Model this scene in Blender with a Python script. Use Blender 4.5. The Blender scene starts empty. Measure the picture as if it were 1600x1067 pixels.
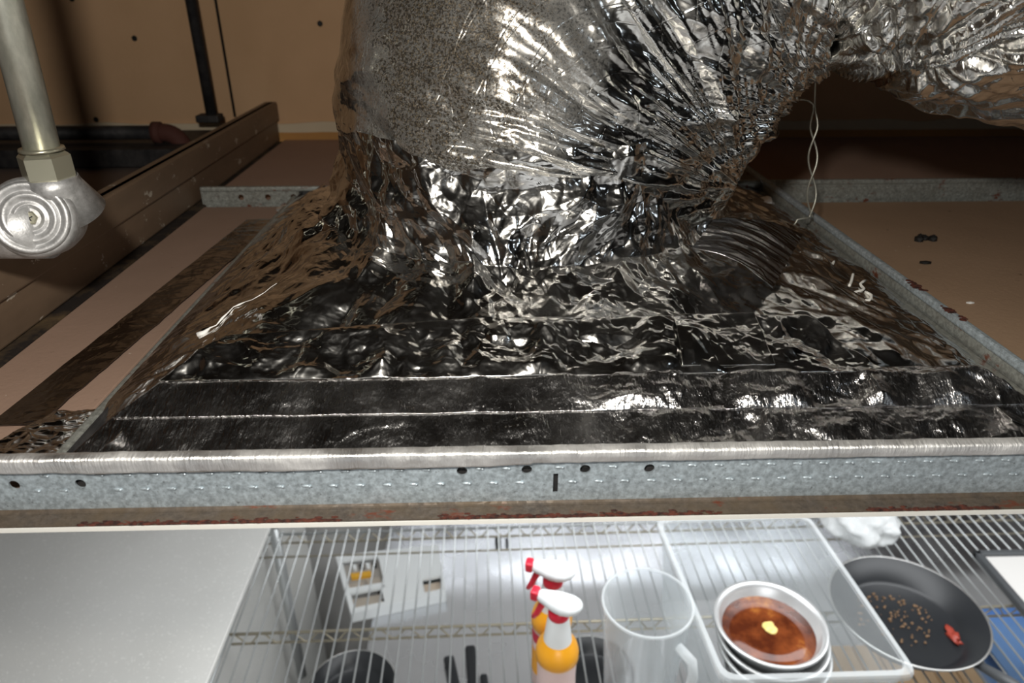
import bpy, bmesh, math, random
import numpy as np
from mathutils import Vector, Matrix, noise as mnoise
random.seed(4)
PI = math.pi
C = bpy.context.scene.collection
# ------------------------------------------------------------------ camera, world, lights, exposure
F, W, H = 1120.0, 1600, 1067
PITCH, YAW, CH = math.radians(26.6), math.radians(-1.6), 0.27
cam_d = bpy.data.cameras.new('camera'); cam = bpy.data.objects.new('camera', cam_d); C.objects.link(cam)
cam.location = (0, 0, CH); cam.rotation_euler = (PI / 2 - PITCH, 0, YAW)
cam_d.sensor_width = 36; cam_d.lens = F / W * 36; cam_d.clip_start = 0.01
cam_d.dof.use_dof = True; cam_d.dof.focus_distance = 0.52; cam_d.dof.aperture_fstop = 8.5
bpy.context.scene.camera = cam
vs = bpy.context.scene.view_settings
vs.view_transform = 'Standard'; vs.look = 'None'; vs.exposure = 0.25; vs.gamma = 1; vs.use_curve_mapping = False
w = bpy.data.worlds.new('world'); bpy.context.scene.world = w; w.use_nodes = True
w.node_tree.nodes['Background'].inputs[0].default_value = (0.9, 0.95, 1, 1)
w.node_tree.nodes['Background'].inputs[1].default_value = 0.02
def light(name, kind, loc, power, color=(1, 1, 1), size=0.1, sy=None, rot=(0, 0, 0), spot=None):
    d = bpy.data.lights.new(name, kind); o = bpy.data.objects.new(name, d); C.objects.link(o)
    o.location = loc; o.rotation_euler = rot; d.energy = power; d.color = color
    if kind == 'AREA':
        d.size = size
        if sy: d.shape = 'RECTANGLE'; d.size_y = sy
    else: d.shadow_soft_size = size
    if spot: d.spot_size = spot; d.spot_blend = 0.6
    return o
# phone torch held just above the lens, and the kitchen's fluorescent panels below the hung ceiling
light('torch', 'SPOT', (-0.05, 0.0, 0.385), 11.5, (1.0, 0.95, 0.86), 0.018, rot=(PI / 2 - PITCH * 0.8, 0, YAW), spot=math.radians(150))
light('kitchen_panel', 'AREA', (0.7, 0.95, -0.03), 17, (0.95, 0.98, 1), 2.4, 0.5)
light('kitchen_panel', 'AREA', (0.1, -1.5, -0.03), 30, (0.95, 0.98, 1), 1.2, 0.6)
light('plenum_fill', 'POINT', (0.75, -0.5, 0.70), 1.1, (0.80, 0.90, 1.0), 0.09)  # added fill light for the plenum, no real lamp hangs here

# ------------------------------------------------------------------ pixel -> real place helpers
cam_m = cam.rotation_euler.to_matrix()
def ray(u, v): return cam_m @ Vector(((u - W / 2) / F, -(v - H / 2) / F, -1))
def at_z(u, v, z): d = ray(u, v); t = (z - CH) / d.z; return Vector((d.x * t, d.y * t, z))
def at_y(u, v, y): d = ray(u, v); t = y / d.y; return Vector((d.x * t, y, CH + d.z * t))
# ------------------------------------------------------------------ noise
_r = np.random.RandomState(7)
_perm = np.concatenate([_r.permutation(256)] * 3)
_g = _r.normal(size=(256, 3)); _g /= np.linalg.norm(_g, axis=1)[:, None]
def perlin(x, y, z):
    xi, yi, zi = np.floor(x).astype(int), np.floor(y).astype(int), np.floor(z).astype(int)
    xf, yf, zf = x - xi, y - yi, z - zi
    fade = lambda t: t * t * t * (t * (t * 6 - 15) + 10)
    u, v, q = fade(xf), fade(yf), fade(zf)
    def gr(i, j, k):
        h = _perm[_perm[_perm[(xi + i) & 255] + ((yi + j) & 255)] + ((zi + k) & 255)]
        g = _g[h]
        return g[..., 0] * (xf - i) + g[..., 1] * (yf - j) + g[..., 2] * (zf - k)
    L = lambda a, b, t: a + t * (b - a)
    return L(L(L(gr(0,0,0), gr(1,0,0), u), L(gr(0,1,0), gr(1,1,0), u), v),
             L(L(gr(0,0,1), gr(1,0,1), u), L(gr(0,1,1), gr(1,1,1), u), v), q)
def ridged(x, y, z, octv=3, gain=0.5):
    s = 0; a = 1; t = 0
    for o in range(octv):
        k = 2.03 ** o
        s = s + a * (1 - 3.2 * np.abs(perlin(x * k + 11.3 * o, y * k + 4.7 * o, z * k + 8.1 * o))); t += a; a *= gain
    return s / t
def facets(x, y, z, seed=0):
    """flat facets with sharp folds: min over jittered cell points of tilted planes (F2-F1 style)"""
    xi, yi, zi = np.floor(x).astype(int), np.floor(y).astype(int), np.floor(z).astype(int)
    d1 = np.full(x.shape, 9.0); val = np.zeros(x.shape); d2 = np.full(x.shape, 9.0)
    for i in (-1, 0, 1):
        for j in (-1, 0, 1):
            for k in (-1, 0, 1):
                h = _perm[_perm[_perm[(xi + i + seed) & 255] + ((yi + j) & 255)] + ((zi + k) & 255)]
                g = _g[h]
                dx = xi + i + 0.5 + g[..., 0] * .5 - x; dy = yi + j + 0.5 + g[..., 1] * .5 - y; dz = zi + k + 0.5 + g[..., 2] * .5 - z
                d = np.sqrt(dx * dx + dy * dy + dz * dz)
                n = d < d1
                d2 = np.where(n, d1, np.minimum(d2, d)); d1 = np.where(n, d, d1)
    return d2 - d1
def crease(x, y, z, seed=0):
    """random heights joined by flat triangles: the sharp flat folds of crumpled foil"""
    xi, yi, zi = np.floor(x).astype(int), np.floor(y).astype(int), np.floor(z).astype(int)
    f = np.stack([x - xi, y - yi, z - zi], -1)
    od = np.argsort(-f, axis=-1); fs = np.take_along_axis(f, od, -1)
    def val(a, b, c): return _g[_perm[_perm[_perm[(a + seed) & 255] + (b & 255)] + (c & 255)]][..., 0]
    cur = [xi, yi, zi]; v0 = val(*cur); out = v0.copy()
    for k in range(3):
        cur = [cur[j] + (od[..., k] == j) for j in range(3)]
        v1 = val(*cur); out = out + fs[..., k] * (v1 - v0); v0 = v1
    return out
_R = np.linalg.qr(np.random.RandomState(3).normal(size=(3, 3)))[0]
def crumple(x, y, z, s, octv=3, gain=.5, warp=.35):
    q = np.stack([x, y, z], -1) @ _R * s; out = 0; a = 1
    for o in range(octv):
        k = 1.9 ** o; r = np.roll(q, o, -1) * k + o * 7.3
        w_ = warp * perlin(r[..., 0] * .6, r[..., 1] * .6, r[..., 2] * .6 + 3)
        out = out + a * crease(r[..., 0] + w_, r[..., 1] - w_, r[..., 2] + w_, o * 31); a *= gain
    return out
# ------------------------------------------------------------------ object helpers
def obj(name, me, mat, parent=None, smooth=False, loc=None):
    if isinstance(me, bmesh.types.BMesh):
        b = me; me = bpy.data.meshes.new(name); bmesh.ops.recalc_face_normals(b, faces=b.faces); b.to_mesh(me); b.free()
    o = bpy.data.objects.new(name, me); C.objects.link(o)
    if mat is not None and not me.materials: me.materials.append(mat)
    if smooth:
        me.polygons.foreach_set('use_smooth', [True] * len(me.polygons))
    if parent: o.parent = parent; o.matrix_parent_inverse = Matrix.Translation(parent.location).inverted() if False else Matrix()
    if loc: o.location = loc
    if parent and not loc: o.location = -root_loc(parent)
    return o
def root_loc(p):
    v = Vector((0, 0, 0))
    while p: v += p.location; p = p.parent
    return v
def smooth_angle(o, deg=40):
    me = o.data; b = bmesh.new(); b.from_mesh(me)
    for f in b.faces: f.smooth = True
    for e in b.edges:
        if len(e.link_faces) == 2 and e.calc_face_angle(0) > math.radians(deg): e.smooth = False
    b.to_mesh(me); b.free(); return o
def thing(name, label, cat, loc=(0, 0, 0), group=None):
    o = bpy.data.objects.new(name, None); C.objects.link(o); o.location = loc; o.empty_display_size = 0.02
    return tag(o, label, cat, group)
def tag(o, label, cat, group=None):
    o['label'] = label; o['category'] = cat
    if group: o['group'] = group
    return o
def struct(o): o['kind'] = 'structure'; return o
def grid_mesh(name, P, closed_v=False, uv=None):
    """P: (n, m, 3) array -> quad mesh"""
    n, m = P.shape[:2]
    me = bpy.data.meshes.new(name)
    idx = np.arange(n * m).reshape(n, m)
    if closed_v:
        a = idx[:-1]; b = idx[1:]; a2 = np.roll(a, -1, 1); b2 = np.roll(b, -1, 1)
    else:
        a = idx[:-1, :-1]; b = idx[1:, :-1]; a2 = idx[:-1, 1:]; b2 = idx[1:, 1:]
    q = np.stack([a, b, b2, a2], -1).reshape(-1, 4)
    me.vertices.add(n * m); me.vertices.foreach_set('co', P.reshape(-1).astype(np.float32))
    me.loops.add(q.size); me.loops.foreach_set('vertex_index', q.reshape(-1).astype(np.int32))
    me.polygons.add(len(q)); me.polygons.foreach_set('loop_start', (np.arange(len(q)) * 4).astype(np.int32))
    me.polygons.foreach_set('loop_total', np.full(len(q), 4, np.int32))
    me.update(calc_edges=True)
    if uv is not None:
        l = me.uv_layers.new(name='UVMap'); l.data.foreach_set('uv', uv.reshape(-1, 2)[q.reshape(-1)].reshape(-1).astype(np.float32))
    me.polygons.foreach_set('use_smooth', np.ones(len(q), bool))
    return me
def grid_normals(P, closed_v=False):
    du = np.gradient(P, axis=0)
    if closed_v: dv = (np.roll(P, -1, 1) - np.roll(P, 1, 1)) / 2
    else: dv = np.gradient(P, axis=1)
    n = np.cross(du, dv); return n / (np.linalg.norm(n, axis=-1, keepdims=True) + 1e-12)
def bx(b, c, s, rz=0, bev=0, m=None):
    r = bmesh.ops.create_cube(b, size=1); vsx = r['verts']
    M = Matrix.Translation(c) @ Matrix.Rotation(rz, 4, 'Z') @ Matrix.Diagonal((*s, 1))
    bmesh.ops.transform(b, matrix=(m @ M) if m else M, verts=vsx)
    if bev:
        es = list({e for v in vsx for e in v.link_edges}); bmesh.ops.bevel(b, geom=es, offset=bev, segments=2, affect='EDGES', profile=0.5)
def box(c, s, rz=0, bev=0):
    b = bmesh.new(); bx(b, c, s, rz, bev); return b
def tube(b, pts, r, seg=10, cap=True):
    pts = [Vector(p) for p in pts]; n = len(pts); rings = []
    rs = r if isinstance(r, (list, tuple)) else [r] * n
    t0 = (pts[1] - pts[0]).normalized(); up = Vector((0, 0, 1)) if abs(t0.z) < .9 else Vector((1, 0, 0))
    a = t0.cross(up).normalized()
    for i, p in enumerate(pts):
        t = (pts[min(i + 1, n - 1)] - pts[max(i - 1, 0)]).normalized()
        a = (a - t * a.dot(t)).normalized(); c = t.cross(a)
        rings.append([b.verts.new(p + (a * math.cos(k * 2 * PI / seg) + c * math.sin(k * 2 * PI / seg)) * rs[i]) for k in range(seg)])
    for i in range(n - 1):
        for k in range(seg): b.faces.new([rings[i][k], rings[i][(k + 1) % seg], rings[i + 1][(k + 1) % seg], rings[i + 1][k]])
    if cap: b.faces.new(rings[0]); b.faces.new(rings[-1][::-1])
def tubeb(pts, r, seg=10): b = bmesh.new(); tube(b, pts, r, seg); return b
def lathe(b, prof, seg=48, m=Matrix(), sx=1, cap0=False, cap1=False):
    rings = []
    for (r, z) in prof:
        if r < 1e-6: rings.append([b.verts.new(m @ Vector((0, 0, z)))])
        else: rings.append([b.verts.new(m @ Vector((r * sx * math.cos(k * 2 * PI / seg), r * math.sin(k * 2 * PI / seg), z))) for k in range(seg)])
    for i in range(len(rings) - 1):
        A, B = rings[i], rings[i + 1]
        for k in range(seg):
            k2 = (k + 1) % seg
            if len(A) == 1 and len(B) == 1: continue
            if len(A) == 1: b.faces.new([A[0], B[k], B[k2]])
            elif len(B) == 1: b.faces.new([A[k], A[k2], B[0]])
            else: b.faces.new([A[k], A[k2], B[k2], B[k]])
    if cap0 and len(rings[0]) > 1: b.faces.new(rings[0])
    if cap1 and len(rings[-1]) > 1: b.faces.new(rings[-1])
def latheb(prof, seg=48, m=Matrix(), **k): b = bmesh.new(); lathe(b, prof, seg, m, **k); return b
def catmull(pts, n):
    pts = [np.array(p, float) for p in pts]; pts = [2 * pts[0] - pts[1]] + pts + [2 * pts[-1] - pts[-2]]
    out = []
    K = len(pts) - 3
    for s in np.linspace(0, K - 1e-6, n):
        i = int(s); t = s - i; p0, p1, p2, p3 = pts[i:i + 4]
        out.append(0.5 * (2 * p1 + (p2 - p0) * t + (2 * p0 - 5 * p1 + 4 * p2 - p3) * t * t + (3 * p1 - p0 - 3 * p2 + p3) * t ** 3))
    return np.array(out)
# ------------------------------------------------------------------ materials
class MT:
    def __init__(s, name, col=(.5, .5, .5), rough=.5, metal=0.0, **kw):
        s.m = bpy.data.materials.new(name); s.m.use_nodes = True; s.nt = s.m.node_tree; s.b = s.nt.nodes['Principled BSDF']
        s.b.inputs['Base Color'].default_value = (*col, 1); s.b.inputs['Roughness'].default_value = rough; s.b.inputs['Metallic'].default_value = metal
        for k, v in kw.items(): s.b.inputs[k.replace('_', ' ')].default_value = v
        s.tc = None; s.h = None
    def n(s, t, **kw):
        x = s.nt.nodes.new(t)
        for k, v in kw.items():
            if k in x.inputs.keys() if isinstance(k, str) else False: x.inputs[k].default_value = v
            else: setattr(x, k, v)
        return x
    def l(s, a, b): s.nt.links.new(a, b)
    def co(s, scale=(1, 1, 1), rot=(0, 0, 0), which='Object'):
        if not s.tc: s.tc = s.n('ShaderNodeTexCoord')
        mp = s.n('ShaderNodeMapping'); mp.inputs['Scale'].default_value = scale; mp.inputs['Rotation'].default_value = rot
        s.l(s.tc.outputs[which], mp.inputs[0]); return mp.outputs[0]
    def noise(s, scale, detail=3, rough=.5, st=(1, 1, 1), rot=(0, 0, 0), which='Object', dist=0):
        x = s.n('ShaderNodeTexNoise'); x.inputs['Scale'].default_value = scale; x.inputs['Detail'].default_value = detail
        x.inputs['Roughness'].default_value = rough; x.inputs['Distortion'].default_value = dist; s.l(s.co(st, rot, which), x.inputs['Vector']); return x.outputs[0]
    def voro(s, scale, feat='F1', st=(1, 1, 1), which='Object', out='Distance'):
        x = s.n('ShaderNodeTexVoronoi'); x.feature = feat; x.inputs['Scale'].default_value = scale; s.l(s.co(st, which=which), x.inputs['Vector']); return x.outputs[out]
    def ramp(s, fac, stops, interp='LINEAR'):
        x = s.n('ShaderNodeValToRGB'); s.l(fac, x.inputs[0]); e = x.color_ramp.elements; x.color_ramp.interpolation = interp
        while len(e) < len(stops): e.new(0.5)
        for k, (p, c) in enumerate(stops):
            e[k].position = p; e[k].color = (c, c, c, 1) if isinstance(c, (int, float)) else (*c, 1)
        return x.outputs[0]
    def math(s, op, a, b=None, clamp=False):
        x = s.n('ShaderNodeMath'); x.operation = op; x.use_clamp = clamp
        for i, v in enumerate((a, b)):
            if v is None: continue
            if isinstance(v, (int, float)): x.inputs[i].default_value = v
            else: s.l(v, x.inputs[i])
        return x.outputs[0]
    def mix(s, fac, a, b):
        x = s.n('ShaderNodeMix'); x.data_type = 'RGBA'
        for i, v in ((0, fac), (6, a), (7, b)):
            if isinstance(v, (int, float)): x.inputs[i].default_value = v
            elif isinstance(v, tuple): x.inputs[i].default_value = (*v, 1)
            else: s.l(v, x.inputs[i])
        return x.outputs[2]
    def set(s, name, sock): s.l(sock, s.b.inputs[name]); return s
    def bump(s, h, strength=.5, dist=.001):
        x = s.n('ShaderNodeBump'); x.inputs['Strength'].default_value = strength; x.inputs['Distance'].default_value = dist
        s.l(h, x.inputs['Height'])
        if s.h: s.l(s.h, x.inputs['Normal'])
        s.h = x.outputs[0]; s.l(s.h, s.b.inputs['Normal']); return s

def foil(name, rough=.2, col=(.80, .79, .77), streak=None, fine=.35, dust=None, scrim=False):
    m = MT(name, col, rough, 1.0)
    m.bump(m.noise(38, 2, .5, dist=1.2), .35, .004)
    m.bump(m.math('ABSOLUTE', m.math('SUBTRACT', m.noise(85, 2, .5, dist=.6), .5)), fine, .003)
    if streak: m.bump(m.noise(130, 4, .65, st=streak), .55, .0022)
    if scrim:
        for r in (math.radians(50), math.radians(-50)):
            wv = m.n('ShaderNodeTexWave'); wv.wave_profile = 'SIN'; wv.inputs['Scale'].default_value = 2.6; wv.inputs['Distortion'].default_value = .25
            m.l(m.co((1, 1, 1), (0, 0, r), 'UV'), wv.inputs['Vector'])
            m.bump(m.ramp(wv.outputs[1], [(.99, 0), (1, 1)]), .18, .0010)
    rn = m.noise(30, 4, .6)
    m.set('Roughness', m.ramp(rn, [(.3, rough * .75), (.75, rough * 1.6)]))
    if dust:
        # settled brown dust; its extent is a place on the object, densest round dust['c']
        mp = m.co(); vd = m.n('ShaderNodeVectorMath'); vd.operation = 'DISTANCE'; m.l(m.tc.outputs['Object'], vd.inputs[0]); vd.inputs[1].default_value = dust['c']
        fall = m.ramp(m.math('ADD', m.math('MULTIPLY', vd.outputs['Value'], 1 / dust['r']), m.math('MULTIPLY', m.math('SUBTRACT', m.noise(14, 3, .7), .5), .8)), [(.40, 1), (1.0, 0)])
        sp = m.math('MULTIPLY', m.ramp(m.noise(520, 4, .8), [(.42, .15), (.55, 1)]), m.ramp(m.noise(45, 4, .7), [(.30, .5), (.55, 1)]))
        fac = m.math('MULTIPLY', fall, sp)
        fac = m.math('MULTIPLY', fac, dust.get('k', .9))
        m.set('Base Color', m.mix(m.math('MULTIPLY', fac, 2.2, True), col, m.mix(m.ramp(m.noise(900, 3, .7), [(.48, 0), (.66, 1)]), (.025, .021, .017), (.20, .16, .11))))
        m.set('Metallic', m.math('SUBTRACT', 1, fac))
        m.set('Roughness', m.math('ADD', rough * .85, m.math('MULTIPLY', fac, .35)))
    return m.m
M = {}
M['jacket'] = None
M['foil'] = foil('crumpled_foil', .15, fine=.25)
M['foil_smooth'] = foil('smooth_foil', .13, (.74, .73, .72), fine=.22)
M['foil_brushed'] = foil('brushed_foil', .19, (.64, .63, .63), streak=(2.6, .8, .8), fine=.14)
M['foil_darkened'] = foil('darkened_foil_tape', .15, (.30, .29, .29), fine=.2)  # base colour darkened to stand for the dark deck the tape mirrors
M['foil_lip'] = foil('foil_lip', .48, (.98, .98, .98), streak=(5, .6, .6), fine=.2)

def galv(name, base=(.52, .55, .57), rough=.38, rust=0, metal=.5, dirt=0, zr=None):
    m = MT(name, base, rough, metal)
    v = m.voro(260, out='Color'); v2 = m.noise(300, 3, .7)
    c = m.mix(m.ramp(v2, [(.35, 0), (.7, 1)]), tuple(x * .7 for x in base), tuple(min(1, x * 1.35) for x in base))
    sp = m.ramp(m.noise(420, 2, .6), [(.66, 0), (.72, 1)])
    c = m.mix(m.math('MULTIPLY', sp, .6), c, (.10, .10, .10))
    if dirt: c = m.mix(m.math('MULTIPLY', m.ramp(m.noise(25, 4, .7), [(.35, 0), (.7, 1)]), dirt), c, (.14, .10, .06))
    if rust:
        rf = m.ramp(m.noise(60, 5, .7, st=(.5, 1, 1)), [(.62 - rust * .3, 0), (.68 - rust * .3, 1)])
        c = m.mix(rf, c, (.13, .035, .015)); m.set('Metallic', m.math('SUBTRACT', metal, m.math('MULTIPLY', rf, metal)))
    m.set('Base Color', c)
    m.set('Roughness', m.ramp(v, [(0, rough * .75), (1, rough * 1.35)]))
    m.bump(v2, .25, .0004)
    return m.m
M['galv'] = galv('galvanised_steel', (.46, .53, .58), .42)
M['galv_old'] = galv('old_galvanised_steel', (.36, .38, .36), .5, rust=.12, metal=.5, dirt=.3)
M['flange'] = galv('dirty_flange_steel', (.11, .09, .075), .6, rust=.05, metal=.3, dirt=.8)
m = MT('flange_paint', (.85, .84, .80), .5); M['white_paint'] = m.m
m = MT('rust', (.13, .04, .02), .85); m.set('Base Color', m.ramp(m.noise(300, 4), [(.35, (.025, .007, .005)), (.7, (.13, .03, .015))])); m.bump(m.noise(500, 3), .6, .001); M['rust'] = m.m
m = MT('pipe_zinc', (.62, .62, .55), .36, .75); m.set('Base Color', m.ramp(m.noise(120, 4, .6, st=(1, 1, .4)), [(.3, (.42, .43, .37)), (.65, (.66, .66, .58))])); m.bump(m.noise(500, 2), .12, .0005); M['pipe'] = m.m
m = MT('cast_zinc', (.56, .56, .57), .5, .75); m.set('Base Color', m.ramp(m.noise(200, 4, .6), [(.3, (.40, .40, .40)), (.7, (.66, .66, .67))])); m.bump(m.noise(700, 2), .25, .0005); M['cast'] = m.m
m = MT('brass_nut', (.56, .54, .42), .3, .8); M['nut'] = m.m
m = MT('dark_pipe', (.035, .033, .035), .6, .3); m.set('Base Color', m.ramp(m.noise(40, 4, .7), [(.4, (.02, .02, .022)), (.75, (.07, .065, .065))])); M['dark_pipe'] = m.m
m = MT('rusty_pipe', (.09, .03, .022), .8); M['rusty_pipe'] = m.m
def gyp(name, a, b_, spots=True):
    m = MT(name, a, .92); n1 = m.noise(4, 5, .6)
    c = m.mix(m.ramp(n1, [(.3, 0), (.7, 1)]), a, b_)
    if spots:
        c = m.mix(m.ramp(m.noise(70, 3, .8), [(.70, 0), (.74, .8)]), c, tuple(x * .35 for x in a))
        c = m.mix(m.ramp(m.noise(160, 2, .6), [(.74, 0), (.78, .5)]), c, (.75, .68, .6))
    m.set('Base Color', c); m.bump(m.noise(220, 4, .7), .35, .0012); return m.m
M['tile'] = gyp('gypsum_tile', (.40, .265, .20), (.31, .205, .15))
M['tile_right'] = gyp('gypsum_tile_right', (.33, .215, .135), (.42, .28, .18))
M['tile_back'] = gyp('gypsum_tile_back', (.42, .27, .20), (.36, .23, .17))
M['drywall'] = gyp('kraft_drywall', (.72, .46, .27), (.62, .39, .22), False)
M['orange'] = gyp('stained_plaster', (.60, .30, .09), (.42, .22, .08), False)
M['joint'] = gyp('joint_compound', (.75, .62, .45), (.6, .5, .36), False)
m = MT('beam_paint', (.10, .065, .04), .5, .15)
c = m.ramp(m.noise(8, 5, .65, st=(1, .25, 1)), [(.3, (.11, .075, .05)), (.7, (.26, .18, .12))])
c = m.mix(m.ramp(m.noise(60, 4, .75, st=(1, .6, 1)), [(.63, 0), (.66, 1)]), c, (.5, .45, .38)); m.set('Base Color', c); m.bump(m.noise(100, 4), .3, .001); M['beam'] = m.m
m = MT('beam_gap_shade', (.03, .02, .015), .8); m.set('Base Color', m.ramp(m.noise(25, 4, .7), [(.45, (.015, .01, .008)), (.75, (.13, .085, .04))])); M['beam_gap_shade'] = m.m
M['black'] = MT('black', (.01, .01, .01), .6).m
m = MT('roof_deck', (.035, .028, .022), .9); M['deck'] = m.m
M['wire'] = MT('shelf_wire_zinc', (.48, .50, .50), .35, .6).m
M['wire_old'] = MT('truss_wire', (.42, .38, .29), .45, .5).m
m = MT('stainless', (.68, .69, .71), .2, 1); m.set('Roughness', m.ramp(m.noise(5, 3), [(.3, .14), (.7, .34)])); m.bump(m.noise(3, 1), .3, .02); M['steel'] = m.m
m = MT('dusty_sheet', (.50, .50, .48), .6, .25)
m.set('Base Color', m.mix(m.ramp(m.noise(230, 2, .6), [(.64, 0), (.68, 1)]), m.ramp(m.noise(3, 3), [(.3, (.70, .70, .67)), (.7, (.80, .80, .77))]), (.95, .95, .92))); m.bump(m.noise(330, 2), .2, .001); M['sheet'] = m.m
M['kwall'] = MT('kitchen_wall', (.78, .77, .75), .5).m
M['kfloor'] = MT('kitchen_floor', (.45, .42, .40), .5).m
M['ceil'] = MT('ceiling_board', (.16, .12, .10), .85).m
M['plastic_white'] = MT('white_plastic', (.92, .95, .95), .35).m
M['red'] = MT('red_plastic', (.80, .02, .05), .35).m
M['orange_pl'] = MT('orange_plastic', (.95, .42, .02), .3).m
M['pink'] = MT('pale_label', (.90, .68, .64), .45).m
M['pan'] = MT('nonstick_black', (.018, .020, .023), .36).m
M['pan_rim'] = MT('pan_rim', (.75, .75, .73), .3, .9).m
M['bowl'] = MT('bowl_foil', (.70, .71, .71), .36, .6).m
M['soup'] = None
m = MT('soup', (.20, .05, .015), .12); m.set('Base Color', m.ramp(m.noise(18, 4, .6), [(.4, (.075, .016, .006)), (.6, (.20, .05, .014)), (.75, (.50, .20, .04))])); M['soup'] = m.m
M['highlight'] = MT('highlight', (.90, .68, .22), .4).m
m = MT('wood', (.62, .42, .24), .5); m.set('Base Color', m.ramp(m.noise(12, 4, .6, st=(1, .1, 1)), [(.3, (.50, .32, .17)), (.7, (.72, .52, .32))])); M['wood'] = m.m
M['blue'] = MT('blue_reflection_tint', (.22, .42, .80), .35).m
M['grey_frame'] = MT('grey_frame', (.08, .085, .09), .4).m
M['board'] = MT('white_board', (.80, .78, .75), .4).m
M['pcb'] = MT('circuit_board', (.45, .42, .38), .6).m
M['amber'] = MT('amber_part', (.85, .45, .04), .4).m
def clear(name, op=.14, tint=(.92, .95, .96)):
    m = MT(name, tint, .12, 0); m.b.inputs['IOR'].default_value = 1.45
    tr = m.n('ShaderNodeBsdfTransparent'); tr.inputs[0].default_value = (.96, .975, .98, 1)
    lw = m.n('ShaderNodeLayerWeight'); lw.inputs[0].default_value = .35
    fac = m.math('ADD', m.math('MULTIPLY', lw.outputs[1], .45), op, True)
    mx = m.n('ShaderNodeMixShader'); m.l(fac, mx.inputs[0]); m.l(tr.outputs[0], mx.inputs[1]); m.l(m.b.outputs[0], mx.inputs[2])
    m.l(mx.outputs[0], m.nt.nodes['Material Output'].inputs[0]); return m.m
M['clear'] = clear('clear_plastic', .035)
M['clear_rim'] = clear('clear_plastic_rim', .30)
M['bag'] = clear('thin_white_bag', .55, (.95, .97, .97))
M['string'] = MT('white_string', (.85, .83, .78), .7).m
M['wire_tie'] = MT('steel_wire', (.50, .50, .44), .4, .7).m
M['white_chip'] = MT('plaster_chip', (.85, .84, .82), .7).m

# ================================================================== grid positions
XL = at_z(66, 812, 0).x; YF = at_z(800, 789, 0).y          # left tee, front tee web
XR = XL + 0.61; YB = YF + 0.60
XC = (XL + XR) / 2; YC = (YF + YB) / 2
CX = at_y(820, 330, 0.62).x                                  # collar centre
CYY = 0.625
YW = at_z(480, 228, 0).y                                     # back wall
XB = at_z(430, 227, 0.012).x                                 # beam face
# ================================================================== the setting
def plane(name, c, s, mat): return struct(obj(name, box(c, s), mat))
plane('floor', (0, 0, -2.5), (7, 7, .1), M['kfloor'])
plane('wall_back', (0.6, YW + .03, .65), (4.6, .06, 1.3), M['drywall'])
plane('wall_left', (-1.72, 0, .65), (.05, 3, 1.3), M['drywall'])
plane('wall_right', (2.9, 0, .65), (.05, 3, 1.3), M['deck'])
plane('wall_rear', (0.6, -1.6, .65), (4.6, .05, 1.3), M['deck'])
plane('ceiling.001', (0.6, 0, 1.33), (4.7, 3.4, .06), M['deck'])
plane('wall_front', (0, 2.08, -1.24), (7, .06, 2.38), M['kwall'])
plane('wall_west', (-2.4, 0, -1.24), (.06, 4.2, 2.38), M['kwall'])
plane('wall_east', (3.2, 0, -1.24), (.06, 4.2, 2.38), M['kwall'])
plane('wall_south', (0, -2.6, -1.24), (7, .06, 2.38), M['kwall'])
b = bmesh.new()   # hung ceiling outside the cells that are in view, with the opening round the camera
for (x0, x1, y0, y1) in ((-3.4, 3.4, YW, 2.1), (-3.4, XB - .05, -.35, YW), (XR + .9, 3.4, -.35, YW), (-3.4, 3.4, -2.6, -.35), (XR + .35, XR + .9, -.35, YF)):
    bx(b, ((x0 + x1) / 2, (y0 + y1) / 2, -.004), (x1 - x0, y1 - y0, .012))
struct(obj('ceiling', b, M['ceil']))
# joint compound line and stained band at the foot of the drywall
zj0, zj1 = at_y(480, 203, YW).z, at_y(480, 194, YW).z
b = bmesh.new(); n = 120
def rag(i, s): return mnoise.noise(Vector((i * .35, s, 0)))
def ragged_band(x0, x1, z0, z1, y, amp, th=.004, seed=0):
    b = bmesh.new(); n = 160; rows = []
    for i in range(n + 1):
        x = x0 + (x1 - x0) * i / n; zt = z1 + amp * rag(i, seed); zb = z0 + amp * .4 * rag(i, seed + 5)
        rows.append([b.verts.new((x, y, zb)), b.verts.new((x, y - th, zb)), b.verts.new((x, y - th, zt)), b.verts.new((x, y, zt))])
    for i in range(n):
        for k in range(3): b.faces.new([rows[i][k], rows[i][k + 1], rows[i + 1][k + 1], rows[i + 1][k]])
    return b
struct(obj('trim_1', ragged_band(-1.6, 2.8, zj0 - .004, zj1 + .003, YW, .006), M['joint']))
struct(obj('trim_2', ragged_band(-1.6, 2.8, 0, zj0, YW, .0, .003, 9), M['orange']))
wb = bpy.data.objects['wall_back']
scr = None
for (u, v) in ((500, 37), (150, 187), (112, -2), (210, 60)):
    p = at_y(u, v, YW)
    bb = latheb([(0, 0), (.0035, 0), (.0045, -.001), (.0048, -.001)], 16, Matrix.Translation(p + Vector((0, -.001, 0))) @ Matrix.Rotation(PI / 2, 4, 'X'))
    obj('screw', bb, M['black'], wb)
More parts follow.
